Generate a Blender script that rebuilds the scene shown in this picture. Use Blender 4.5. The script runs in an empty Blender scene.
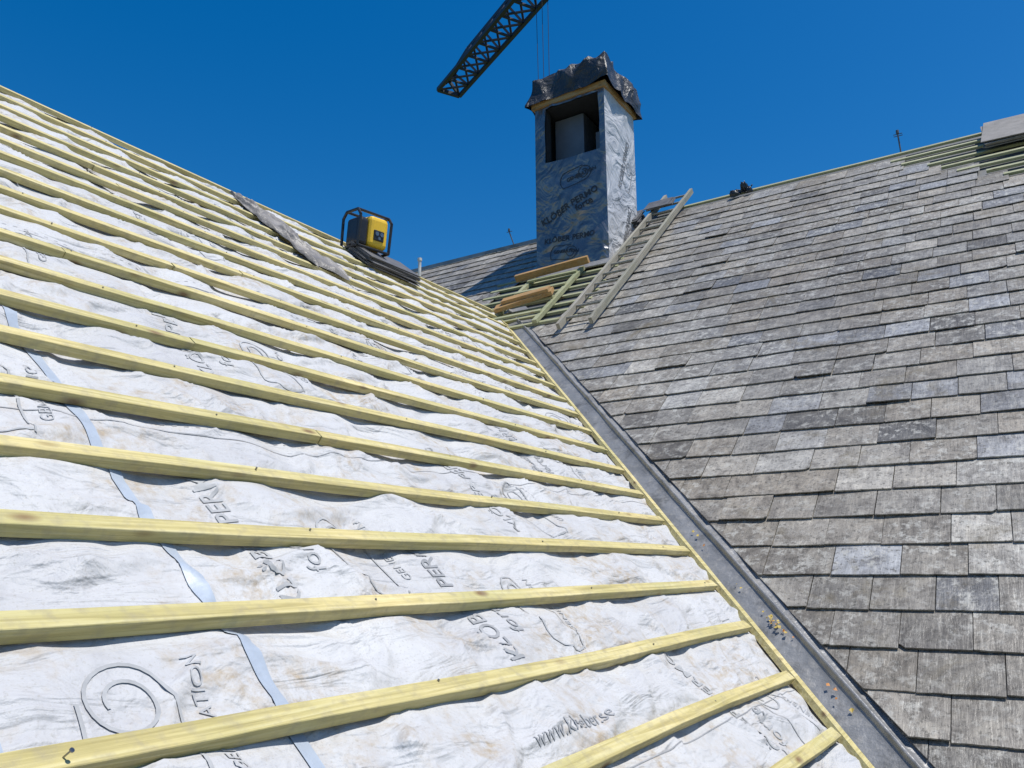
import bpy, bmesh, math, random
from mathutils import Vector, Matrix, noise
random.seed(7)
S=bpy.context.scene
TH1=math.radians(39.0); TH2=math.radians(40.15); AZ=math.radians(32.55)
d1=Vector((math.sin(AZ),math.cos(AZ),0)); d2=Vector((-math.cos(AZ),math.sin(AZ),0)); zz=Vector((0,0,1))
n1=-math.sin(TH1)*d2+math.cos(TH1)*zz; U1=math.cos(TH1)*d2+math.sin(TH1)*zz
n2=-math.sin(TH2)*d1+math.cos(TH2)*zz; U2=math.cos(TH2)*d1+math.sin(TH2)*zz
H2=2.871
def mat4(x,y,z,o):
    m=Matrix.Identity(4)
    for i,c in enumerate((x,y,z,o)):
        for r in range(3): m[r][i]=c[r]
    return m
ML=mat4(d1,U1,n1,-n1)            # left roof: X along batten, Y up-slope, Z normal
MR=mat4(-d2,U2,n2,-H2*n2)        # main roof: X right, Y up-slope
MG=mat4(-d2,d1,zz,Vector((0,0,0)))  # upright frame, X right along main ridge, Y into main roof
G=0.2951; S0=0.8158; SR=6.175
def tv(s): return 3.532+0.746*s
def nz(x,y=0,z=0): return noise.noise(Vector((x,y,z)))
# ---------- node helpers
def newmat(name):
    m=bpy.data.materials.new(name); m.use_nodes=True
    nt=m.node_tree; b=nt.nodes['Principled BSDF']; return m,nt,b
def nd(nt,typ,**k):
    n=nt.nodes.new(typ)
    for a,v in k.items(): setattr(n,a,v)
    return n
def ramp(nt,fac,stops):
    r=nd(nt,'ShaderNodeValToRGB'); e=r.color_ramp.elements
    while len(e)<len(stops): e.new(.5)
    for i,(p,c) in enumerate(stops):
        e[i].position=p; e[i].color=(*c,1) if len(c)==3 else c
    nt.links.new(fac,r.inputs[0]); return r.outputs[0]
def coords(nt,scale=(1,1,1),kind='Object'):
    t=nd(nt,'ShaderNodeTexCoord'); m=nd(nt,'ShaderNodeMapping'); m.inputs['Scale'].default_value=scale
    nt.links.new(t.outputs[kind],m.inputs[0]); return m.outputs[0]
def noi(nt,vec,scale,detail=5,rough=.6,dist=0):
    n=nd(nt,'ShaderNodeTexNoise'); n.inputs['Scale'].default_value=scale; n.inputs['Detail'].default_value=detail
    n.inputs['Roughness'].default_value=rough; n.inputs['Distortion'].default_value=dist
    nt.links.new(vec,n.inputs['Vector']); return n.outputs['Fac']
def mix(nt,fac,a,b,mode='MIX'):
    m=nd(nt,'ShaderNodeMix',data_type='RGBA',blend_type=mode)
    for s,v in ((m.inputs[0],fac),(m.inputs[6],a),(m.inputs[7],b)):
        if hasattr(v,'is_linked') or hasattr(v,'links'): nt.links.new(v,s)
        else: s.default_value=v if isinstance(v,(int,float)) else (*v,1) if len(v)==3 else v
    return m.outputs[2]
def bump(nt,b,h,strength,dist):
    n=nd(nt,'ShaderNodeBump'); n.inputs['Strength'].default_value=strength; n.inputs['Distance'].default_value=dist
    nt.links.new(h,n.inputs['Height']); nt.links.new(n.outputs[0],b.inputs['Normal']); return n
def simple(name,col,rough=.6,metal=0,var=.25,scale=8,bs=.3,bd=.005):
    m,nt,b=newmat(name); v=coords(nt); f=noi(nt,v,scale)
    c=ramp(nt,f,[(.25,tuple(x*(1-var) for x in col)),(.75,tuple(min(1,x*(1+var)) for x in col))])
    nt.links.new(c,b.inputs['Base Color']); b.inputs['Roughness'].default_value=rough; b.inputs['Metallic'].default_value=metal
    if bs>0: bump(nt,b,noi(nt,v,scale*5,3),bs,bd)
    return m
def wood(name,c1,c2,c3,axis=0,knots=True,rough=.7):
    m,nt,b=newmat(name)
    sc=[20,20,20]; sc[axis]=.7
    v=coords(nt,tuple(sc)); f=noi(nt,v,2.6,6,.65,1.0)
    col=ramp(nt,f,[(.3,c1),(.5,c2),(.70,c3)])
    vb=coords(nt,(1,1,1)); big=noi(nt,vb,1.3,3)
    col=mix(nt,.75,col,ramp(nt,big,[(.3,(.60,.64,.50)),(.7,(1.0,.95,.88))]),'MULTIPLY')
    if knots:
        sk=[7,16,16]
        if axis==1: sk=[16,7,16]
        vk=coords(nt,tuple(sk)); vo=nd(nt,'ShaderNodeTexVoronoi'); vo.inputs['Scale'].default_value=.55
        nt.links.new(vk,vo.inputs['Vector'])
        kf=ramp(nt,vo.outputs['Distance'],[(.05,(1,1,1)),(.17,(0,0,0))])
        col=mix(nt,kf,col,(.20,.12,.05))
    sd=noi(nt,vb,26,4); col=mix(nt,ramp(nt,sd,[(.48,(0,0,0)),(.75,(.6,.6,.6))]),col,(.30,.26,.17))
    nt.links.new(col,b.inputs['Base Color']); b.inputs['Roughness'].default_value=rough
    bump(nt,b,f,.6,.006); return m
M_BAT=wood('treated_pine',(.40,.33,.13),(.62,.53,.25),(.74,.66,.39))
M_BATR=wood('treated_pine_weathered',(.26,.28,.17),(.38,.39,.24),(.48,.48,.33))
M_PLANK=wood('pine_plank',(.30,.16,.06),(.46,.26,.10),(.56,.35,.16))
M_LAD=wood('ladder_wood',(.20,.185,.165),(.33,.31,.28),(.44,.42,.38),axis=1,knots=False)
M_NAIL=simple('nail_steel',(.25,.25,.26),.35,1)
M_DARK=simple('black_plastic',(.018,.018,.02),.35)
M_YEL=simple('yellow_plastic',(.80,.50,.03),.4,0,.12,6,.05)
M_STEEL=simple('crane_paint',(.03,.03,.04),.5,.1)
M_GREY=simple('grey_sheet',(.10,.105,.11),.5,.3)
def membrane_mat():
    m,nt,b=newmat('roofing_membrane_white'); v=coords(nt)
    f=noi(nt,v,1.4,5); col=ramp(nt,f,[(.3,(.43,.43,.44)),(.7,(.54,.54,.54))])
    dirt=noi(nt,v,2.6,6,.72,.4); dirt2=noi(nt,v,24,5,.7)
    df=ramp(nt,dirt,[(.48,(0,0,0)),(.64,(.9,.9,.9))]); d2f=ramp(nt,dirt2,[(.42,(0,0,0)),(.66,(1,1,1))])
    fac=mix(nt,1,df,d2f,'MULTIPLY'); col=mix(nt,fac,col,(.36,.28,.18))
    fine=noi(nt,v,150,3); col=mix(nt,ramp(nt,fine,[(.57,(0,0,0)),(.69,(.4,.4,.4))]),col,(.29,.27,.23))
    nt.links.new(col,b.inputs['Base Color']); b.inputs['Roughness'].default_value=.6
    w=noi(nt,v,4.5,4,.5,1.2); w2=noi(nt,v,240,2)
    mp=nd(nt,'ShaderNodeMapping'); mp.inputs['Scale'].default_value=(2.2,7,3); mp.inputs['Rotation'].default_value=(0,0,.4); nt.links.new(v,mp.inputs[0])
    w3=noi(nt,mp.outputs[0],1.2,3,.45,1.6)
    a=nd(nt,'ShaderNodeMath',operation='MULTIPLY_ADD'); a.inputs[1].default_value=.03
    nt.links.new(w2,a.inputs[0]); nt.links.new(w,a.inputs[2])
    a2=nd(nt,'ShaderNodeMath',operation='ADD'); nt.links.new(a.outputs[0],a2.inputs[0]); nt.links.new(w3,a2.inputs[1])
    bump(nt,b,a2.outputs[0],.85,.04); return m
M_MEM=membrane_mat()
M_INK=simple('membrane_print',(.29,.295,.305),.7,0,.3,18,0)
M_INKL=simple('membrane_print_faint',(.36,.365,.37),.7,0,.25,18,0)
M_TAPE=simple('butyl_tape',(.36,.41,.48),.45,0,.12,20,.2)
M_INK2=simple('foil_print',(.03,.032,.038),.6,0,.2,30,0)
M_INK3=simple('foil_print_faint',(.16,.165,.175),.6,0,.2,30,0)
def mk(name,verts,faces,mats,M=None,smooth=False,mi=None,parent=None):
    me=bpy.data.meshes.new(name); me.from_pydata([tuple(v) for v in verts],[],faces); me.update()
    if not isinstance(mats,(list,tuple)): mats=[mats]
    for m in mats: me.materials.append(m)
    if mi: me.polygons.foreach_set('material_index',mi)
    if smooth: me.polygons.foreach_set('use_smooth',[True]*len(me.polygons))
    o=bpy.data.objects.new(name,me); S.collection.objects.link(o)
    if parent: o.parent=parent; o.matrix_parent_inverse=PW[parent.name].inverted()
    if M is not None: o.matrix_basis=M
    return o
PW={}
def empty(name,loc=(0,0,0)):
    e=bpy.data.objects.new(name,None); e.location=loc; S.collection.objects.link(e); PW[name]=Matrix.Translation(Vector(loc)); return e
class MB:
    def __init__(s): s.v=[];s.f=[];s.m=[]
    def add(s,v,f,mi=0):
        k=len(s.v); s.v+= [Vector(q) for q in v]; s.f+=[[a+k for a in q] for q in f]; s.m+=[mi]*len(f)
    def box(s,a,b,mi=0):
        x0,y0,z0=a;x1,y1,z1=b
        s.add([(x0,y0,z0),(x1,y0,z0),(x1,y1,z0),(x0,y1,z0),(x0,y0,z1),(x1,y0,z1),(x1,y1,z1),(x0,y1,z1)],
              [[0,3,2,1],[4,5,6,7],[0,1,5,4],[1,2,6,5],[2,3,7,6],[3,0,4,7]],mi)
    def beam(s,p,q,w,h=None,n=4,mi=0,up=Vector((0,0,1))):
        p=Vector(p);q=Vector(q);h=h or w;d=(q-p).normalized()
        if abs(d.dot(up))>.98: up=Vector((1,0,0)) if abs(d.x)<.9 else Vector((0,1,0))
        a=d.cross(up).normalized();b=a.cross(d)
        pts=[(math.cos(2*math.pi*(i+.5)/n),math.sin(2*math.pi*(i+.5)/n)) for i in range(n)]
        k=1/math.cos(math.pi/n) if n==4 else 1
        vs=[c+a*(x*w/2*k)+b*(y*h/2*k) for c in (p,q) for x,y in pts]
        s.add(vs,[[i,(i+1)%n,(i+1)%n+n,i+n] for i in range(n)]+[list(range(n))[::-1],list(range(n,2*n))],mi)
    def obj(s,name,mats,M=None,smooth=False,parent=None): return mk(name,s.v,s.f,mats,M,smooth,s.m,parent)
def smoothpath(mb,pts,r,n=8,mi=0):
    for p,q in zip(pts[:-1],pts[1:]): mb.beam(p,q,2*r,2*r,n,mi)
# ---------- membrane height
def mh0(s,t):
    k=math.floor((s-S0)/G); u=(s-S0)/G-k
    b=math.sin(math.pi*u)
    rf=math.sin(math.pi*(t-.42)/.62)**2          # 0 at the rafters, 1 between
    h=-.034-.028*rf*(.7+.8*nz(t*.9,s*.9,21))
    amp=.012+.038*nz(t*1.5,k*1.7,3)+.024*nz(t*4.3,k*2.3,9)
    h+=b*amp*(.6+.4*rf)
    h+=.014*nz(s*3.0,t*3.6,5)*(.3+.7*b)
    r=1-abs(nz(s*3.6+t*1.4,t*2.6-s,11))*2
    h+=.022*max(0,r-.72)/.28*(.3+.7*b)
    r=1-abs(nz(s*2.2-t*1.9,t*1.6+s*2,17))*2
    h+=.020*max(0,r-.78)/.22*(.2+.8*b)
    return min(h,-.004) if b>.35 else min(h,-.0335)
vs=[];fs=[];HG=[]
ny=int((SR+2.5)/.016); nx=460; SA=-2.5
for j in range(ny+1):
    s=SA+(SR-SA)*j/ny; t1=tv(s); row=[]
    for i in range(nx+1):
        u=i/nx; t=-3+(t1+3)*(u**.85); h=mh0(s,t); row.append(h)
        vs.append((t,s,h))
    HG.append(row)
for j in range(ny):
    for i in range(nx):
        a=j*(nx+1)+i; fs.append([a,a+1,a+nx+2,a+nx+1])
def mh(s,t):      # height read back from the built sheet
    y=(s-SA)/(SR-SA)*ny; y=min(max(y,0),ny-1e-6); j=int(y); fy=y-j
    x=max(0,min(1,(t+3)/(tv(s)+3)))**(1/.85)*nx; x=min(x,nx-1e-6); i=int(x); fx=x-i
    return (HG[j][i]*(1-fx)+HG[j][i+1]*fx)*(1-fy)+(HG[j+1][i]*(1-fx)+HG[j+1][i+1]*fx)*fy
mk('roofing_membrane',vs,fs,M_MEM,ML,True)
def strip(mb,t0,t1,s0,s1,off,ns,nt_,mi=0,wob=0):
    v=[];f=[]
    for j in range(ns+1):
        s=s0+(s1-s0)*j/ns
        for i in range(nt_+1):
            t=t0+(t1-t0)*i/nt_+wob*nz(s*1.2,7)
            v.append((t,s,mh(s,t)+off))
    for j in range(ns):
        for i in range(nt_):
            a=j*(nt_+1)+i;f.append([a,a+1,a+nt_+2,a+nt_+1])
    mb.add(v,f,mi)
mb=MB()
strip(mb,1.195,1.233,-2.4,6.1,.003,700,3,0,.012)
strip(mb,.655,.688,-2.4,3.0,.003,500,3,0,.01)
mb.obj('membrane_tape',M_TAPE,ML,True)
mb=MB()
for s in (.46,1.90,3.25,4.60):
    strip(mb,-3,tv(s)-.05,s,s+.004,.002,1,400)
    t=-1
    while t<tv(s)-.3:
        strip(mb,t,t+.016,s+.06,s+.063,.002,1,1); t+=.04
mb.obj('membrane_lap_line',M_INK,ML,True)
# ---------- prints
def text_geo(body,size,off=.0):
    c=bpy.data.curves.new('t','FONT'); c.body=body; c.size=size; c.offset=off; c.resolution_u=3; c.fill_mode='FRONT'
    o=bpy.data.objects.new('t',c); S.collection.objects.link(o)
    bpy.context.view_layer.update()
    me=bpy.data.meshes.new_from_object(o.evaluated_get(bpy.context.evaluated_depsgraph_get()))
    bm=bmesh.new(); bm.from_mesh(me)
    bmesh.ops.remove_doubles(bm,verts=bm.verts[:],dist=1e-5)
    for _ in range(4):
        L=[e for e in bm.edges if e.calc_length()>.013]
        if L: bmesh.ops.subdivide_edges(bm,edges=L,cuts=1)
    bmesh.ops.triangulate(bm,faces=bm.faces[:])
    for f in bm.faces: f.normal_update()
    bmesh.ops.reverse_faces(bm,faces=[f for f in bm.faces if f.normal.z<0])
    bmesh.ops.delete(bm,geom=[f for f in bm.faces if f.calc_area()<1e-9],context='FACES_ONLY')
    bm.verts.index_update()
    v=[tuple(q.co) for q in bm.verts]; f=[];seen=set()
    for p in bm.faces:
        k=tuple(sorted(q.index for q in p.verts))
        if k not in seen: seen.add(k); f.append([q.index for q in p.verts])
    bm.free(); bpy.data.objects.remove(o); bpy.data.curves.remove(c); bpy.data.meshes.remove(me)
    return v,f
def ribbon(pts,w):
    v=[];f=[]
    for i,p in enumerate(pts):
        a=Vector(pts[max(0,i-1)]);b=Vector(pts[min(len(pts)-1,i+1)]);d=(b-a).normalized();n=Vector((-d.y,d.x))
        p=Vector(p); v+=[tuple(p+n*w/2)+(0,),tuple(p-n*w/2)+(0,)]
    for i in range(len(pts)-1): f.append([2*i,2*i+1,2*i+3,2*i+2])
    return v,f
def dens(P,d=.012):
    out=[P[0]]
    for a,b in zip(P[:-1],P[1:]):
        a=Vector(a);b=Vector(b);n=max(1,int((b-a).length/d))
        out+=[tuple(a.lerp(b,(i+1)/n)) for i in range(n)]
    return out
def logo_geo(k):
    a=[(x*.05*k,0) for x in range(0,17)]
    sp=[((.8+.26*math.sin(q)*(1-q/16))*k,(.26-.26*math.cos(q)*(1-q/16))*k) for q in [.25+i*.25 for i in range(0,39)]]
    g1=ribbon(dens(a+sp),.022*k)
    b=[((.8-x*.05)*k,.52*k) for x in range(0,15)]
    g2=ribbon(dens(b+[(.05*k,.46*k),(-.02*k,.34*k),(-.04*k,.2*k),(0,.05*k),(.02*k,.02*k)]),.022*k)
    v=g1[0]+g2[0]; f=g1[1]+[[i+len(g1[0]) for i in q] for q in g2[1]]
    return v,f
def place(mb,geo,t,s,ang,off=.0028,mi=0):
    c,sn=math.cos(ang),math.sin(ang); v=[]
    for x,y,_ in geo[0]:
        T=t+c*x-sn*y; Y=s+sn*x+c*y
        v.append((T,Y,mh(Y,T)+off))
    mb.add(v,geo[1],mi)
mb=MB()
tA=text_geo('KLÖBER PERMO',.085,.001); tB=text_geo('forte',.085,.0); tC=text_geo('www.kloeber.se',.06,.0); tD=text_geo('GENERATION',.045,.0)
lg=logo_geo(.34); R=math.radians
place(mb,tC,1.86,.60,0); place(mb,tC,4.0,.62,0)
for k,(t,s) in enumerate([(2.12,.86),(.55,.62),(1.5,1.15),(.62,1.75),(2.9,1.5),(1.9,2.35),(3.9,2.0),(3.2,3.0),(4.9,2.7),(5.1,4.0),(1.0,2.9),(2.4,3.9),(3.6,4.8),(3.1,.2),(6.2,4.6)]):
    a=R(90+random.uniform(-7,7)); mi=1 if k%3 else 0
    place(mb,tA,t,s,a,mi=mi); place(mb,tB,t+.12,s+.1,a,mi=mi)
    place(mb,lg,t+.42,s+.02,a,mi=1)
    place(mb,tD,t+.50,s+.1,a,mi=1)
mb.obj('membrane_lettering',[M_INK,M_INKL],ML,True)
# ---------- battens
def batten(mb,t0,t1,s,w,h,zt,seed,mi=0):
    n=max(2,int((t1-t0)/.16)); c=.0015
    prof=[(-w/2+c,-h),(w/2-c,-h),(w/2,-h+c),(w/2,-c),(w/2-c,0),(-w/2+c,0),(-w/2,-c),(-w/2,-h+c)]
    dz0=random.uniform(-.002,.002); ds0=random.uniform(-.006,.006); tw=random.uniform(-.12,.12)
    v=[];f=[]
    for i in range(n+1):
        t=t0+(t1-t0)*i/n
        ds=ds0+.020*nz(t*.55,seed*3.1)+.0035*nz(t*2.6,seed); dz=dz0+.006*nz(t*.6,seed*1.7,4)
        a=tw*nz(t*.5,seed,8)
        for y,z in prof: v.append((t,s+ds+y*math.cos(a)-z*math.sin(a),zt+dz+z*math.cos(a)+y*math.sin(a)))
    for i in range(n):
        for k in range(8):
            a=i*8+k;b=i*8+(k+1)%8; f.append([a,a+8,b+8,b])
    f+=[list(range(8)),list(range(n*8,n*8+8))[::-1]]
    mb.add(v,f,mi)
mb=MB(); i=-11
while S0+i*G<SR-.03:
    s=S0+i*G; te=tv(s)-.075; t=-3
    cut=[t]; x=-3+random.uniform(3.6,6.6)
    if i in(0,1,2,3): x=99
    while x<te-.6: cut.append(x); x+=random.uniform(3.8,4.8)
    cut.append(te)
    for a,b in zip(cut[:-1],cut[1:]): batten(mb,a+.0015,b-.0015,s,.048,.034,0,i*5+a)
    for r in range(-1,7):
        t=.42+r*1.24+random.uniform(-.02,.02)
        if t<te:
            p=Vector((t,s+random.uniform(-.01,.01),.003)); mb.beam(p-Vector((0,0,.01)),p+Vector((0,0,.0012)),.006,.006,8,1)
    i+=1
p=Vector((.745,S0-.004,.0)); mb.beam(p,p+Vector((.004,-.004,.018)),.003,.003,6,1); mb.beam(p+Vector((.004,-.004,.017)),p+Vector((.0044,-.0044,.019)),.008,.008,10,1)
mb.obj('roof_batten',[M_BAT,M_NAIL],ML)
mb=MB(); n=60; v=[];f=[]; dd=Vector((.746,1,0)).normalized(); nn=Vector((-dd.y,dd.x,0))
for i in range(n+1):
    s=-2.5+(SR+.05+2.5)*i/n; c=Vector((tv(s)-.012,s,.002+.002*nz(s,3)))+nn*.006*nz(s*1.1,5)
    for a,z in ((.028,-.03),(-.022,-.03),(-.022,0),(.028,0)): v.append(c+nn*a+Vector((0,0,z)))
for i in range(n):
    for k in range(4): a=i*4+k;b=i*4+(k+1)%4; f.append([a,b,b+4,a+4])
f+=[[0,3,2,1],[n*4,n*4+1,n*4+2,n*4+3]]
mb.add(v,f); mb.obj('valley_batten',M_BAT,ML)
# ---------- main roof slates
def slate_mat():
    m,nt,b=newmat('natural_slate'); at=nd(nt,'ShaderNodeAttribute',attribute_name='Col'); sp=nd(nt,'ShaderNodeSeparateColor')
    nt.links.new(at.outputs['Color'],sp.inputs[0])
    t=nd(nt,'ShaderNodeTexCoord'); ad=nd(nt,'ShaderNodeVectorMath',operation='MULTIPLY_ADD'); ad.inputs[1].default_value=(13,7,31)
    nt.links.new(at.outputs['Color'],ad.inputs[0]); nt.links.new(t.outputs['Object'],ad.inputs[2]); v=ad.outputs[0]
    base=ramp(nt,sp.outputs[0],[(0,(.09,.086,.081)),(.35,(.175,.166,.153)),(.65,(.25,.24,.225)),(1,(.37,.36,.34))])
    hue=ramp(nt,sp.outputs[1],[(0,(1.08,1.0,.88)),(.6,(1.01,.995,.965)),(1,(.92,.97,1.08))])
    col=mix(nt,1,base,hue,'MULTIPLY')
    mot=noi(nt,v,8,6,.72,.8); col=mix(nt,1,col,ramp(nt,mot,[(.28,(.40,.38,.36)),(.5,(1,1,1)),(.72,(1.6,1.6,1.56))]),'MULTIPLY')
    mp=nd(nt,'ShaderNodeMapping'); mp.inputs['Scale'].default_value=(22,3,3); nt.links.new(v,mp.inputs[0])
    st=noi(nt,mp.outputs[0],1.6,4,.6); col=mix(nt,.3,col,ramp(nt,st,[(.3,(.65,.65,.65)),(.7,(1.35,1.35,1.35))]),'MULTIPLY')
    reg=noi(nt,t.outputs['Object'],1.1,4,.6); rf=ramp(nt,reg,[(.38,(.2,.2,.2)),(.60,(1,1,1))])
    li=noi(nt,v,17,6,.75); lf=mix(nt,1,ramp(nt,li,[(.51,(0,0,0)),(.60,(.85,.85,.85))]),rf,'MULTIPLY'); col=mix(nt,lf,col,(.45,.44,.40))
    l2=noi(nt,v,46,5,.7); col=mix(nt,ramp(nt,l2,[(.54,(0,0,0)),(.64,(.75,.75,.75))]),col,(.07,.064,.052))
    ms=noi(nt,t.outputs['Object'],1.9,7,.75,.6); col=mix(nt,ramp(nt,ms,[(.55,(0,0,0)),(.68,(.65,.65,.65))]),col,(.15,.122,.072))
    tz=noi(nt,t.outputs['Object'],.45,4); col=mix(nt,.55,col,ramp(nt,tz,[(.35,(.76,.73,.69)),(.65,(1.28,1.28,1.28))]),'MULTIPLY')
    nt.links.new(col,b.inputs['Base Color']); b.inputs['Roughness'].default_value=.46
    a=nd(nt,'ShaderNodeMath',operation='ADD'); nt.links.new(mot,a.inputs[0]); nt.links.new(st,a.inputs[1])
    bump(nt,b,a.outputs[0],.6,.008); return m
M_SL=slate_mat()
EX=.2345
def clip(poly,a,b,c):
    out=[]
    for i in range(len(poly)):
        p=poly[i];q=poly[(i+1)%len(poly)]; fp=a*p[0]+b*p[1]-c; fq=a*q[0]+b*q[1]-c
        if fp>=0: out.append(p)
        if (fp>=0)!=(fq>=0):
            k=fp/(fp-fq); out.append((p[0]+(q[0]-p[0])*k,p[1]+(q[1]-p[1])*k))
    return out
APX=5.428
def bare(x,y):
    t=-x
    if 7.35<y<9.15 and 4.12<t<5.75-.2*(y>8.9): return True
    if 9.0<y<10.55 and 4.15<t<5.3: return True
    td=1.12-(10.63-y)*(1.31/1.69)
    if t<td: return True
    if y>10.62 and t<4.3: return True
    return False
vs=[];fs=[];cols=[]
y=-.9+.01
while y<10.85:
    x=-13.5-random.random()*.3
    while x<7.5:
        w=random.uniform(.25,.34); xa,xb=x+.002,x+w-.002; x+=w
        cx=(xa+xb)/2
        if bare(cx,y+.12): continue
        j=lambda k=.003: random.uniform(-k,k)
        yb=y+j(.005); yt=min(y+.34,10.93); sk=j(.003)
        bot=[(xa+j(.002),yb+j(.002)-sk)]+[(xa+(xb-xa)*q,yb+j(.002)-sk*(1-2*q)) for q in (.2,.4,.6,.8)]+[(xb+j(.002),yb+j(.002)+sk)]
        if random.random()<.14:
            k=random.uniform(.010,.03)
            if random.random()<.5: bot[0]=(bot[0][0]+k,bot[0][1]); bot.insert(0,(xa,yb+k*.8))
            else: bot[-1]=(bot[-1][0]-k,bot[-1][1]); bot.append((xb,yb+k*.8))
            bot.sort(key=lambda q:q[0])
        poly=bot+[(xb,yt),(xa,yt)]
        if -cx<=APX: poly=clip(poly,1,.7963,1.352+.012*nz(y*3,2))
        else: poly=clip(poly,-1,.7963,11.98+.15)
        if len(poly)<3: continue
        ar=sum(poly[i][0]*poly[(i+1)%len(poly)][1]-poly[(i+1)%len(poly)][0]*poly[i][1] for i in range(len(poly)))/2
        if ar<.004: continue
        lift=.0165+abs(random.gauss(0,.0022)); tk=random.uniform(.006,.009); rk=j(.006)
        if random.random()<.03: lift+=.010
        def zf(p): return lift*(1-(p[1]-y)/.34)+rk*(p[0]-cx)/.3
        k=len(vs); n=len(poly)
        vs+=[(p[0],p[1],zf(p)) for p in poly]+[(p[0],p[1],zf(p)-tk) for p in poly]
        F=[list(range(k,k+n))]+[[k+i,k+n+i,k+n+(i+1)%n,k+(i+1)%n] for i in range(n)]
        fs+=F
        reg=nz(cx*.35,y*.35,2); reg2=nz(cx*.9,y*.9,7)
        vd=(cx-(1.122-.7963*y))                                   # distance from valley: water-washed, paler slates
        wash=.16*math.exp(-((vd-1.1)/.9)**2)*(1 if 4.2<y<8 else .2)
        tone=min(1,max(0,random.gauss(.44,.12)+.2*reg+.026*(y-5)+wash))  # paler up the slope: upper-roof sheen put into the slate tone
        if random.random()<.04: tone=random.uniform(.05,.25)
        if random.random()<.03: tone=random.uniform(.75,.95)
        hue=min(1,max(0,random.gauss(.33,.18)+.3*reg2+wash*1.5))
        if random.random()<.06: hue=.95
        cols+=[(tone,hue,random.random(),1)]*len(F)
    y+=EX
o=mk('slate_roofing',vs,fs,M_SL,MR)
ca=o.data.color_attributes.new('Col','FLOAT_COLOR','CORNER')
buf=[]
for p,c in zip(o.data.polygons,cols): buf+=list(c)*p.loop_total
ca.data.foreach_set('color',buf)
mb=MB(); y=-.9+.2; k=0
M_MEMD=simple('membrane_underlay_grey',(.13,.132,.13),.6,0,.3,5)
while y<10.95:
    td=1.12-(10.63-y)*(1.31/1.69)
    if y>10.7: td=4.2
    if td>-7: batten(mb,-td-.05+random.uniform(0,.1),7.6,y,.05,.03,.025 if y<10.7 else .035,k)
    if 7.3<y<9.2: batten(mb,-5.85,-4.0,y,.05,.03,.022,k+50)
    y+=EX; k+=1
mb.obj('roof_batten.001',[M_BATR],MR)
mb=MB()
mb.add([(-13.8,-1,-.022),(7.6,-1,-.022),(7.6,10.9,-.022),(-13.8,10.9,-.022)],[[0,1,2,3]])
mb.obj('roof_underlay',M_MEMD,MR)
# ---------- valley flashing
def lead():
    m,nt,b=newmat('valley_lead'); v=coords(nt); f=noi(nt,v,3,6,.65)
    c=ramp(nt,f,[(.3,(.20,.20,.202)),(.7,(.31,.31,.31))]); d=noi(nt,v,14,6,.7)
    c=mix(nt,ramp(nt,d,[(.50,(0,0,0)),(.68,(.75,.75,.75))]),c,(.38,.36,.33))
    d3=noi(nt,v,5,6,.7); c=mix(nt,ramp(nt,d3,[(.52,(0,0,0)),(.64,(.65,.65,.65))]),c,(.11,.107,.10))
    nt.links.new(c,b.inputs['Base Color']); b.inputs['Roughness'].default_value=.42; b.inputs['Metallic'].default_value=.25
    bump(nt,b,noi(nt,v,7,5),.8,.02); return m
M_LEAD=lead()
def vx(y): return 1.122-.7963*y
prof=[(-.10,-.02),(-.02,-.012),(.03,-.006),(.09,-.004),(.128,-.002),(.136,.003),(.140,.016),(.150,.022),(.160,.016),(.165,.003),(.19,-.001),(.36,-.001)]
v=[];f=[];n=240;m_=len(prof)
for i in range(n+1):
    y=-1+(8.32+1)*i/n
    for a,z in prof: v.append((vx(y)+a*1.15+.007*nz(y*2,a*5),y,z+.010*nz(y*3.5,a*12)))
for i in range(n):
    for k in range(m_-1): a=i*m_+k; f.append([a,a+1,a+m_+1,a+m_])
mk('valley_flashing',v,f,M_LEAD,MR,True)
mb=MB()
for c,(y0,n,sg) in enumerate([(2.98,20,.035),(3.1,6,.1),(2.6,4,.1),(3.9,3,.2)]):
    for q in range(n):
        y=y0+random.gauss(0,sg); x=vx(y)+.10+random.gauss(0,.018); r=random.uniform(.004,.012); a=random.random()*6
        z=.008+random.random()*.01
        vv=[(x+r*math.cos(a+k)*(1 if k%2 else .5),y+r*math.sin(a+k),z+random.uniform(-.004,.006)) for k in (0,1.5,3,4.6)]
        mb.add(vv,[[0,1,2,3]],random.choice((0,1,1)))
mb.obj('dry_leaves',[simple('leaf_orange',(.50,.2,.04)),simple('leaf_yellow',(.50,.36,.08))],MR)
# ---------- house shells
house=empty('house')
M_WALL=simple('rendered_wall',(.55,.52,.46),.85)
def prism(name,axis,c0,c1,pts,mat,parent):
    v=[];n=len(pts)
    for c in (c0,c1):
        for h,z in pts: v.append((h,c,z) if axis=='y' else (c,h,z))
    f=[list(range(n)),list(range(n,2*n))[::-1]]+[[i,i+n,(i+1)%n+n,(i+1)%n] for i in range(n)]
    return mk(name,v,f,mat,MG,False,None,parent)
dz=.10/math.cos(TH1)
zr=3.109; br=5.428; eb=-1.3; ez=-0.777+(eb-.629)/math.cos(TH1)*math.sin(TH1)
prism('wing_roof_deck','y',-7,8.3,[(-eb,ez-dz),(-br,zr-dz),(-(2*br-eb),ez-dz),(-(2*br-eb),ez-dz-.2),(-br,zr-dz-.25),(-eb,ez-dz-.2)],M_MEMD,house)
prism('wing_wall','y',-6.8,8.0,[(-eb-.3,ez-.5),(-br,zr-.6),(-(2*br-eb)+.3,ez-.5),(-(2*br-eb)+.3,-7),(-eb-.3,-7)],M_WALL,house)
ar=1.851+10.92*.7644; zr2=-2.195+10.92*.6448; ea=1.0; ez2=zr2-(ar-ea)*math.tan(TH2); d_=.05
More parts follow.
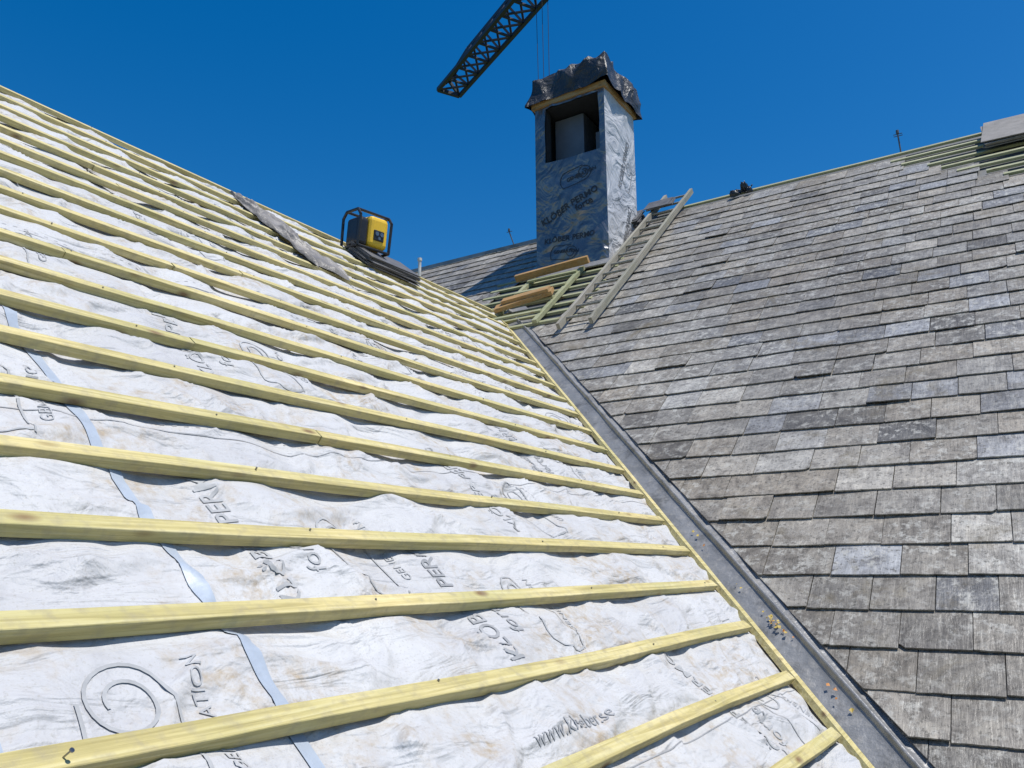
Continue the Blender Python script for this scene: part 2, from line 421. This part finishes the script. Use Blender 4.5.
prism('main_roof_deck','x',-14,7.7,[(ea,ez2-d_),(ar,zr2-d_),(2*ar-ea,ez2-d_),(2*ar-ea,ez2-.3),(ar,zr2-.35),(ea,ez2-.3)],M_MEMD,house)
prism('main_wall','x',-13.8,7.5,[(ea+.3,ez2-.3),(ar,zr2-.6),(2*ar-ea-.3,ez2-.3),(2*ar-ea-.3,-7),(ea+.3,-7)],M_WALL,house)
mb=MB(); mb.box((-14,ar-.06,zr2-.03),(-4.3,ar+.06,zr2+.035)); mb.obj('ridge_flashing',M_LEAD,MG)
# ---------- chimney
ch=empty('chimney',MG@Vector((-4.73,9.33,3.5)))
X0,X1,Y0,Y1=-5.27,-4.22,8.88,9.80; ZT=6.2; ZB=3.1
def foil(name,c1,c2,metal,rough):
    m,nt,b=newmat(name); v=coords(nt); f=noi(nt,v,2.5,5,.6)
    c=ramp(nt,f,[(.3,c1),(.7,c2)]); nt.links.new(c,b.inputs['Base Color'])
    b.inputs['Roughness'].default_value=rough; b.inputs['Metallic'].default_value=metal
    w=noi(nt,v,2.6,3,.45,2.5); bump(nt,b,w,.8,.07); return m
M_FOIL=foil('foil_membrane_shaded',(.15,.155,.168),(.23,.236,.25),.6,.30)  # darker copy of the foil, front-face shade put into the colour
M_FOILR=foil('foil_membrane_sunlit',(.44,.445,.46),(.54,.545,.555),.1,.5)  # same foil for the right face, sunlight painted in as a paler colour
M_DUCT=simple('duct_panel',(.13,.145,.175),.45,.2,.2,3)
M_INT=simple('chimney_interior',(.025,.027,.032),.8)
def wr(a,z,k): return .018*nz(a*3.1,z*2.2,k)+.016*(1-abs(nz(a*2+z*1.6,z*1.1-a,k+5))*2)*.5+.02*(max(0,1-abs(nz(a*2.2-z*1.3,z*.8+a,k+9))*5))
OX0,OX1,OZ0,OZ1=X0+.17,X1-.08,5.30,6.11
mb=MB()
def face(fn,u0,u1,w0,w1,nu,nw,hole=None,mi=0):
    v=[];f=[]
    us=sorted(set([u0+(u1-u0)*i/nu for i in range(nu+1)]+([hole[0],hole[1]] if hole else [])))
    ws=sorted(set([w0+(w1-w0)*i/nw for i in range(nw+1)]+([hole[2],hole[3]] if hole else [])))
    for w in ws:
        for u in us: v.append(fn(u,w))
    N=len(us)
    for j in range(len(ws)-1):
        for i in range(N-1):
            if hole:
                cu=(us[i]+us[i+1])/2;cw=(ws[j]+ws[j+1])/2
                if hole[0]<cu<hole[1] and hole[2]<cw<hole[3]: continue
            a=j*N+i;f.append([a,a+1,a+N+1,a+N])
    mb.add(v,f,mi)
ed=lambda u,a,b: min(1,min(u-a,b-u)/.06)
ff=lambda u,w:(u,Y0-wr(u,w,1)*max(0,ed(u,X0,X1)),w)
fr=lambda u,w:(X1+wr(u,w,2)*.6*max(0,ed(u,Y0,Y1)),u,w)
fl=lambda u,w:(X0-wr(u,w,3)*max(0,ed(u,Y0,Y1)),u,w)
fb=lambda u,w:(u,Y1+wr(u,w,4)*max(0,ed(u,X0,X1)),w)
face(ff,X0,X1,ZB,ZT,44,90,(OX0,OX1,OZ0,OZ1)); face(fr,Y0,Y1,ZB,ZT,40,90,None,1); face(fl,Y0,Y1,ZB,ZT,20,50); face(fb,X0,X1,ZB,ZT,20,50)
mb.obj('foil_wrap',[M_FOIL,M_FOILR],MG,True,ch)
mb=MB()
i0=Y0+.004
mb.box((OX0-.03,i0+.03,OZ0-.05),(OX0-.004,Y0+.14,OZ1+.05));mb.box((OX1+.004,i0+.03,OZ0-.05),(OX1+.03,Y0+.14,OZ1+.05))
mb.box((OX0-.03,i0+.031,OZ0-.052),(OX1+.03,Y1-.05,OZ0-.004)); mb.box((OX0-.03,Y1-.1,OZ0),(OX1+.03,Y1-.06,OZ1+.04))
mb.box((X1-.05,Y0+.15,OZ0),(X1-.02,Y1-.11,OZ1+.03));mb.box((X0+.02,Y0+.15,OZ0),(X0+.05,Y1-.11,OZ1+.03))
mb.box((X0+.02,Y0+.02,OZ1+.004),(X1-.02,Y1-.02,OZ1+.02))
mb.obj('opening_interior',M_INT,MG,False,ch)
mb=MB(); mb.box((OX0-.02,Y0+.30,OZ0-.003),(OX0+.42,Y1-.2,OZ1-.04)); mb.box((OX0+.53,Y0+.44,OZ0-.003),(OX1+.0,Y1-.25,OZ1-.30))
mb.obj('flue_duct',M_DUCT,MG,False,ch)
mb=MB(); e=.035
mb.box((X0-e,Y0-e,ZT-.055),(X1+e,Y0+.01,ZT+.03)); mb.box((X1-.01,Y0+.012,ZT-.057),(X1+e-.002,Y1+e,ZT+.028)); mb.box((X0-e+.002,Y0+.012,ZT-.057),(X0+.01,Y1+e,ZT+.028)); mb.box((X0+.012,Y1-.01,ZT-.059),(X1-.012,Y1+e-.003,ZT+.026))
mb.box((X0-.0,Y0+.0,ZT+.031),(X1,Y1,ZT+.05))
mb.obj('wooden_frame',M_PLANK,MG,False,ch)
def tarp_mat():
    m,nt,b=newmat('black_tarpaulin'); v=coords(nt); f=noi(nt,v,3,5)
    c=ramp(nt,f,[(.3,(.018,.018,.020)),(.7,(.042,.043,.047))]); nt.links.new(c,b.inputs['Base Color']); b.inputs['Roughness'].default_value=.42
    bump(nt,b,noi(nt,v,5,5,.55,2.5),.8,.05); return m
bm=bmesh.new(); bmesh.ops.create_cube(bm,size=1); bmesh.ops.subdivide_edges(bm,edges=bm.edges[:],cuts=44,use_grid_fill=True)
cx,cy=(X0+X1)/2,(Y0+Y1)/2; W,D=X1-X0+.14,Y1-Y0+.14
bmesh.ops.delete(bm,geom=[f for f in bm.faces if f.calc_center_median().z<-.499],context='FACES')
for q in bm.verts:
    x,y,z=q.co; zt=z+.5
    r=max(abs(x),abs(y))*2
    px=cx+x*W*(1-.12*zt**2.5); py=cy+y*D*(1-.12*zt**2.5)
    hem=.09*nz(x*3+y*2,y*3,3)-.10*max(0,x+y-.7)*1.5
    pz=ZT-.02+hem*(1-zt)+zt*(.40+.10*nz(x*1.6,y*1.6,8)+.05*x) 
    if z>.49: pz+=.12*(1-r*r)+.05*nz(x*4,y*4,3)
    nrm=Vector((x,y,.0))
    fold=max(0,1-abs(nz(px*2.2+pz*1.3,py*2.2-pz,2))*4)
    cre=max(0,1-abs(nz(px*2.9-pz*1.5,py*2.9+pz,7.8))*3.5)
    if nrm.length>.01 and r>.9:
        k=.035*fold+.03*cre+.07*nz(px*1.9,py*1.9,pz*2.6)
        px+=nrm.normalized().x*k; py+=nrm.normalized().y*k
    pz+=.035*cre*zt
    q.co=(px,py,pz)
me=bpy.data.meshes.new('tarpaulin_cap'); bm.normal_update(); bm.to_mesh(me); bm.free(); me.materials.append(tarp_mat())
for p in me.polygons: p.use_smooth=True
o=bpy.data.objects.new('tarpaulin_cap',me); S.collection.objects.link(o); o.parent=ch; o.matrix_parent_inverse=PW['chimney'].inverted(); o.matrix_basis=MG
mb=MB(); t1=text_geo('KLÖBER PERMO',.12,.001); L2=logo_geo(.42)
def pf(geo,u,w,ang,fn,off,mi=0):
    c,s=math.cos(ang),math.sin(ang); v=[]
    for x,y,_ in geo[0]:
        p=Vector(fn(u+c*x-s*y,w+s*x+c*y)); v.append(p+off)
    mb.add(v,geo[1],mi)
of=Vector((0,-.006,0)); orr=Vector((.005,0,0))
pf(text_geo('KLÖBER PERMO',.125,.003),X0+.10,4.42,R(20),ff,of); pf(L2,X0+.42,4.86,R(10),ff,of); pf(text_geo('GENERATION',.07,.002),X0+.48,4.95,R(10),ff,of)
pf(text_geo('forte',.125,.003),X0+.62,4.50,R(20),ff,of)
pf(text_geo('KLÖBER PERMO',.105,.002),X0+.12,4.16,R(-3),ff,of); pf(logo_geo(.36),X0+.22,3.92,R(-8),ff,of); pf(text_geo('GENERATION',.06,.002),X0+.26,4.0,R(-8),ff,of)
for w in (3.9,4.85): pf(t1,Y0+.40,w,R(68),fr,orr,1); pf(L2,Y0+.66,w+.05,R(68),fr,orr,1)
mb.obj('foil_lettering',[M_INK2,M_INK3],MG,False,ch)
mb=MB()
mb.box((-5.4,9.02,.03),(-4.12,9.2,.045))
mb.obj('chimney_apron',M_LEAD,MR)
# ---------- ladder
lad=MB()
for x in (-4.04,-3.66):
    pts=[(x+.004*nz(i,x),7.1+4.2*i/10,.085) for i in range(11)]
    for p,q in zip(pts[:-1],pts[1:]): lad.box((p[0]-.020,p[1],p[2]-.035),(p[0]+.020,q[1]+.0,p[2]+.035))
for i in range(14): lad.beam((-4.02,7.3+i*.295,.085),(-3.68,7.3+i*.295,.085),.03,.03,8)
lad.obj('roof_ladder',M_LAD,MR)
lad=MB()
for x in (-4.5,-5.2):
    lad.box((x-.03,7.45,.03),(x+.03,9.0,.075))
for i in range(4): lad.box((-5.2,7.65+i*.38,.076),(-4.5,7.70+i*.38,.1))
lad.obj('roof_ladder.001',M_BATR,MR)
def plank(name,a,b,w,h):
    m=MB(); m.beam(Vector(a),Vector(b),w,h); return m.obj(name,M_PLANK,MR)
plank('timber_plank',(-5.40,8.90,.13),(-4.38,8.98,.15),.055,.09)
plank('timber_plank.001',(-5.22,7.92,.12),(-4.50,8.08,.15),.15,.05)
plank('timber_plank.002',(-5.14,8.0,.17),(-4.52,8.06,.19),.11,.04)
def stack(name,M,x,y,z,n,mat,w=.3,l=.5,tilt=.1):
    m=MB()
    for i in range(n):
        a=random.uniform(-.12,.12)+tilt; c,s=math.cos(a),math.sin(a); ox,oy=random.uniform(-.02,.02),random.uniform(-.03,.03)
        pts=[(-w/2,-l/2),(w/2,-l/2),(w/2,l/2),(-w/2,l/2)]
        v=[(x+ox+c*p-s*q,y+oy+s*p+c*q,z+i*.012+k) for k in (0,.009) for p,q in pts]
        m.add(v,[[0,3,2,1],[4,5,6,7],[0,1,5,4],[1,2,6,5],[2,3,7,6],[3,0,4,7]])
    return m.obj(name,mat,M)
M_STK=simple('loose_slate',(.10,.10,.105),.55,0,.35,9)
stack('slate_stack',ML,5.62,5.66,.002,8,M_STK,.75,.30,.05)
stack('slate_stack.001',MR,-4.42,10.45,.04,10,M_STK,.5,.4)
stack('slate_stack.002',MR,.22,10.38,.06,7,simple('loose_slate_light',(.20,.187,.175),.7,0,.3,9),.62,.75,.0)
stack('slate_stack.003',MR,-3.95,10.75,.13,4,M_STK,.35,.3)
# ---------- crumpled plastic sheet
v=[];f=[];N=50
A,Bq,C_,D_=Vector((4.0,5.95)),Vector((4.24,5.95)),Vector((4.34,4.66)),Vector((3.98,4.56))
for j in range(N+1):
    for i in range(N+1):
        u,w=i/N,j/N
        p=(A*(1-u)+Bq*u)*(1-w)+(D_*(1-u)+C_*u)*w
        p=p+Vector((.10*nz(u*2,w*4,1),.10*nz(u*2,w*4,5)))
        cre=1-abs(nz(u*3+w*1.5,w*4.5,4))*2
        h=.006+.028*max(0,cre)**2+.025*abs(nz(u*5,w*12,2))+.02*math.sin(math.pi*u)*math.sin(math.pi*w)
        if min(u,w,1-u,1-w)<.02: h*=.4
        v.append((p.x,p.y,h))
for j in range(N):
    for i in range(N): a=j*(N+1)+i; f.append([a,a+N+1,a+N+2,a+1])
mk('plastic_sheet',v,f,simple('dusty_sheet',(.20,.185,.17),.5,0,.35,5,.6,.02),ML,True)
# ---------- jobsite radio
base=ML@Vector((5.42,5.80,.09)); MRad=mat4(d1,d2,zz,base)
MRad=MRad@Matrix.Rotation(R(-12),4,'Z')@Matrix.Rotation(R(6),4,'X')
ro=empty('jobsite_radio',base)
def rbox(name,a,b,mat,bev=.03):
    m=MB(); m.box(a,b); o=m.obj(name,mat,MRad,False,ro); md=o.modifiers.new('b','BEVEL'); md.width=bev; md.segments=3; return o
rbox('body',(-.06,-.13,-.02),(.16,.11,.285),M_YEL,.045)
rbox('battery_housing',(-.165,-.11,-.02),(-.05,.10,.25),M_DARK,.035)
rbox('front_panel',(-.01,-.140,.05),(.105,-.12,.15),M_DARK,.008)
m=MB()
for x in (-.175,.175):
    P=[(x,-.13,-.04),(x,.13,-.04),(x,.14,.25),(x,.09,.31),(x,-.09,.31),(x,-.14,.25),(x,-.13,-.04)]
    smoothpath(m,[Vector(p) for p in P],.014)
for y,z in ((-.13,-.04),(.13,-.04),(.09,.31),(-.09,.31)): m.beam((-.175,y,z),(.175,y,z),.026,.026,8)
m.obj('roll_cage',M_DARK,MRad,False,ro)
m=MB()
for x in (.02,.075): m.beam((x,-.138,.115),(x,-.146,.115),.04,.04,16)
m.beam((.05,-.138,.075),(.05,-.146,.075),.03,.03,16); m.obj('speaker_knobs',M_NAIL,MRad,False,ro)
# ---------- small roof items
m=MB(); b=ML@Vector((6.6,6.12,0)) 
m.beam(b,b+Vector((0,0,.18)),.035,.035,12,0); m.beam(b+Vector((0,0,.18)),b+Vector((0,0,.21)),.05,.05,12,0)
m.obj('vent_pipe',[simple('white_plastic',(.5,.5,.48),.4)])
def antenna(name,base,h,lean,n):
    m=MB(); b=Vector(base); t=b+Vector((lean,0,h)); m.beam(b-Vector((0,0,.3)),t,.018,.018,8)
    for i in range(n):
        c=b.lerp(t,1-.10*i-.04); m.beam(c-d2*.05,c+d2*.05,.01,.01,6)
    m.beam(t,t+Vector((0,0,.04)),.035,.035,8); return m.obj(name,M_GREY)
antenna('aerial_mast',MR@Vector((-.95,10.95,0)),.24,-.03,2)
antenna('aerial_mast.001',MR@Vector((-6.35,10.95,0)),.24,-.18,1)
m=MB()
for (ox,oy,r,h,sd_) in ((-2.93,10.70,.07,.07,1),(-2.82,10.80,.05,.12,4),(-2.74,10.72,.045,.06,9)):
    v=[];f=[]; n=16
    for j in range(9):
        z=j/8; rr=r*(1-.5*z*z)
        for i in range(n):
            a=2*math.pi*i/n; e=1+.45*nz(math.cos(a)*1.5+sd_,math.sin(a)*1.5,z*2)
            v.append((ox+rr*e*math.cos(a),oy+rr*e*math.sin(a),.03+h*z*e))
    for j in range(8):
        for i in range(n): a=j*n+i;b=j*n+(i+1)%n; f.append([a,b,b+n,a+n])
    f.append(list(range(8*n,9*n))); m.add(v,f)
smoothpath(m,[Vector((-2.93+.03*q,10.66+.02*q,.06+.035*math.sin(q))) for q in [i*math.pi/6 for i in range(15)]],.008)
m.obj('tool_bag',M_DARK,MR,True)
# ---------- tower crane
K=1.5
jd=Vector((.49,-.872,0)).normalized(); tip=Vector((-2.62*K,31.8*K,19.8*K)); js=Vector((jd.y,-jd.x,0)); LJ=58.0; hj=1.45; wj=1.5
mc=tip+jd*LJ
cr=empty('tower_crane',(mc.x,mc.y,-7))
m=MB(); N=42; st=LJ/N
bl=lambda i:tip+jd*(i*st)+js*wj/2
br_=lambda i:tip+jd*(i*st)-js*wj/2
tp=lambda i:tip+jd*(i*st)+Vector((0,0,hj*min(1,.6+.2*i)))
for F,w in ((bl,.21),(br_,.21),(tp,.24)): m.beam(F(0),F(1),w); m.beam(F(1),F(2),w); m.beam(F(2),F(3),w); m.beam(F(3),F(N),w)
for i in range(N):
    m.beam(bl(i),br_(i),.12); m.beam(bl(i),br_(i+1),.10)
    h=tp(i)+ (tp(i+1)-tp(i))*.5
    for F in (bl,br_): m.beam(F(i),h,.12); m.beam(F(i+1),h,.12)
m.beam(bl(0),tp(0),.16);m.beam(br_(0),tp(0),.16); m.beam(bl(0),br_(0),.22)
m.obj('jib',M_STEEL,None,False,cr)
m=MB(); q=.9
cs=[Vector((a*q,b*q,0)) for a,b in ((1,1),(-1,1),(-1,-1),(1,-1))]; z0=-7;z1=tip.z+4
for c in cs: m.beam(Vector((mc.x,mc.y,z0))+c,Vector((mc.x,mc.y,z1))+c,.2)
z=z0;k=0
while z<z1-.1:
    for a in range(4):
        p,r_=cs[a],cs[(a+1)%4]; P=Vector((mc.x,mc.y,z)); m.beam(P+p,P+r_,.09); m.beam(P+(p if k%2 else r_),P+Vector((0,0,1.8))+(r_ if k%2 else p),.09)
    z+=1.8;k+=1
cj=Vector((mc.x,mc.y,tip.z)); m.beam(cj,cj+jd*14,1.1,.6); m.beam(cj+jd*11,cj+jd*14,1.4,2.6)
m.beam(Vector((mc.x,mc.y,z1)),cj+jd*13,.1); m.beam(Vector((mc.x,mc.y,z1)),tip+jd*22+Vector((0,0,hj)),.1)
m.obj('mast',M_STEEL,None,False,cr)
m=MB(); hp=tip+jd*10.3
for a in (-.10,.16,.42): m.beam(hp+Vector((a*1.2+.4,0,0)),Vector((hp.x+a+.5,hp.y,20.6)),.03,.03,6)
m.box((hp.x+.4,hp.y-.2,20.0),(hp.x+1.0,hp.y+.2,20.7)); m.beam((hp.x+.7,hp.y,20.0),(hp.x+.7,hp.y,19.6),.09); m.beam((hp.x+.7,hp.y,19.6),(hp.x+.9,hp.y,19.45),.09)
m.obj('hoist_cable',M_STEEL,None,False,cr)
# ---------- ground
mk('ground',[(-600,-600,-7),(600,-600,-7),(600,600,-7),(-600,600,-7)],[[0,1,2,3]],simple('grass_ground',(.06,.09,.035),.9,0,.4,.6))
# ---------- light
sh=(Vector((.897,-.467,0)).normalized()); EL=math.radians(68); sd=sh*math.cos(EL)+Vector((0,0,math.sin(EL)))
L=bpy.data.lights.new('sun','SUN'); L.energy=5.0; L.angle=math.radians(.5); L.color=(1,.97,.92)
lo=bpy.data.objects.new('sun',L); S.collection.objects.link(lo); lo.rotation_euler=sd.to_track_quat('Z','Y').to_euler()
w=bpy.data.worlds.new('World'); S.world=w; w.use_nodes=True; nt=w.node_tree; bg=nt.nodes['Background']
sk=nt.nodes.new('ShaderNodeTexSky'); sk.sky_type='NISHITA'; sk.sun_disc=False; sk.sun_elevation=EL; sk.sun_rotation=math.atan2(sd.x,sd.y)
sk.air_density=1.0; sk.dust_density=.6; sk.ozone_density=3.5; sk.altitude=50
hs=nt.nodes.new('ShaderNodeHueSaturation'); hs.inputs['Saturation'].default_value=1.44; hs.inputs['Hue'].default_value=.502; hs.inputs['Value'].default_value=1.15
nt.links.new(sk.outputs[0],hs.inputs['Color']); nt.links.new(hs.outputs[0],bg.inputs[0]); bg.inputs[1].default_value=.11
# ---------- camera
p=math.radians(12.57); r=math.radians(-.32)
fw=Vector((0,math.cos(p),math.sin(p))); rt=Vector((1,0,0)); up=rt.cross(fw)
rt,up=rt*math.cos(r)+up*math.sin(r),-rt*math.sin(r)+up*math.cos(r)
cam=bpy.data.cameras.new('camera'); cam.sensor_width=36; cam.lens=830.42*36/1024; cam.clip_start=.05; cam.clip_end=3000
co=bpy.data.objects.new('camera',cam); S.collection.objects.link(co); co.matrix_basis=mat4(rt,up,-fw,Vector((0,0,0))); S.camera=co
S.view_settings.view_transform='Standard'; S.view_settings.look='None'; S.view_settings.exposure=0
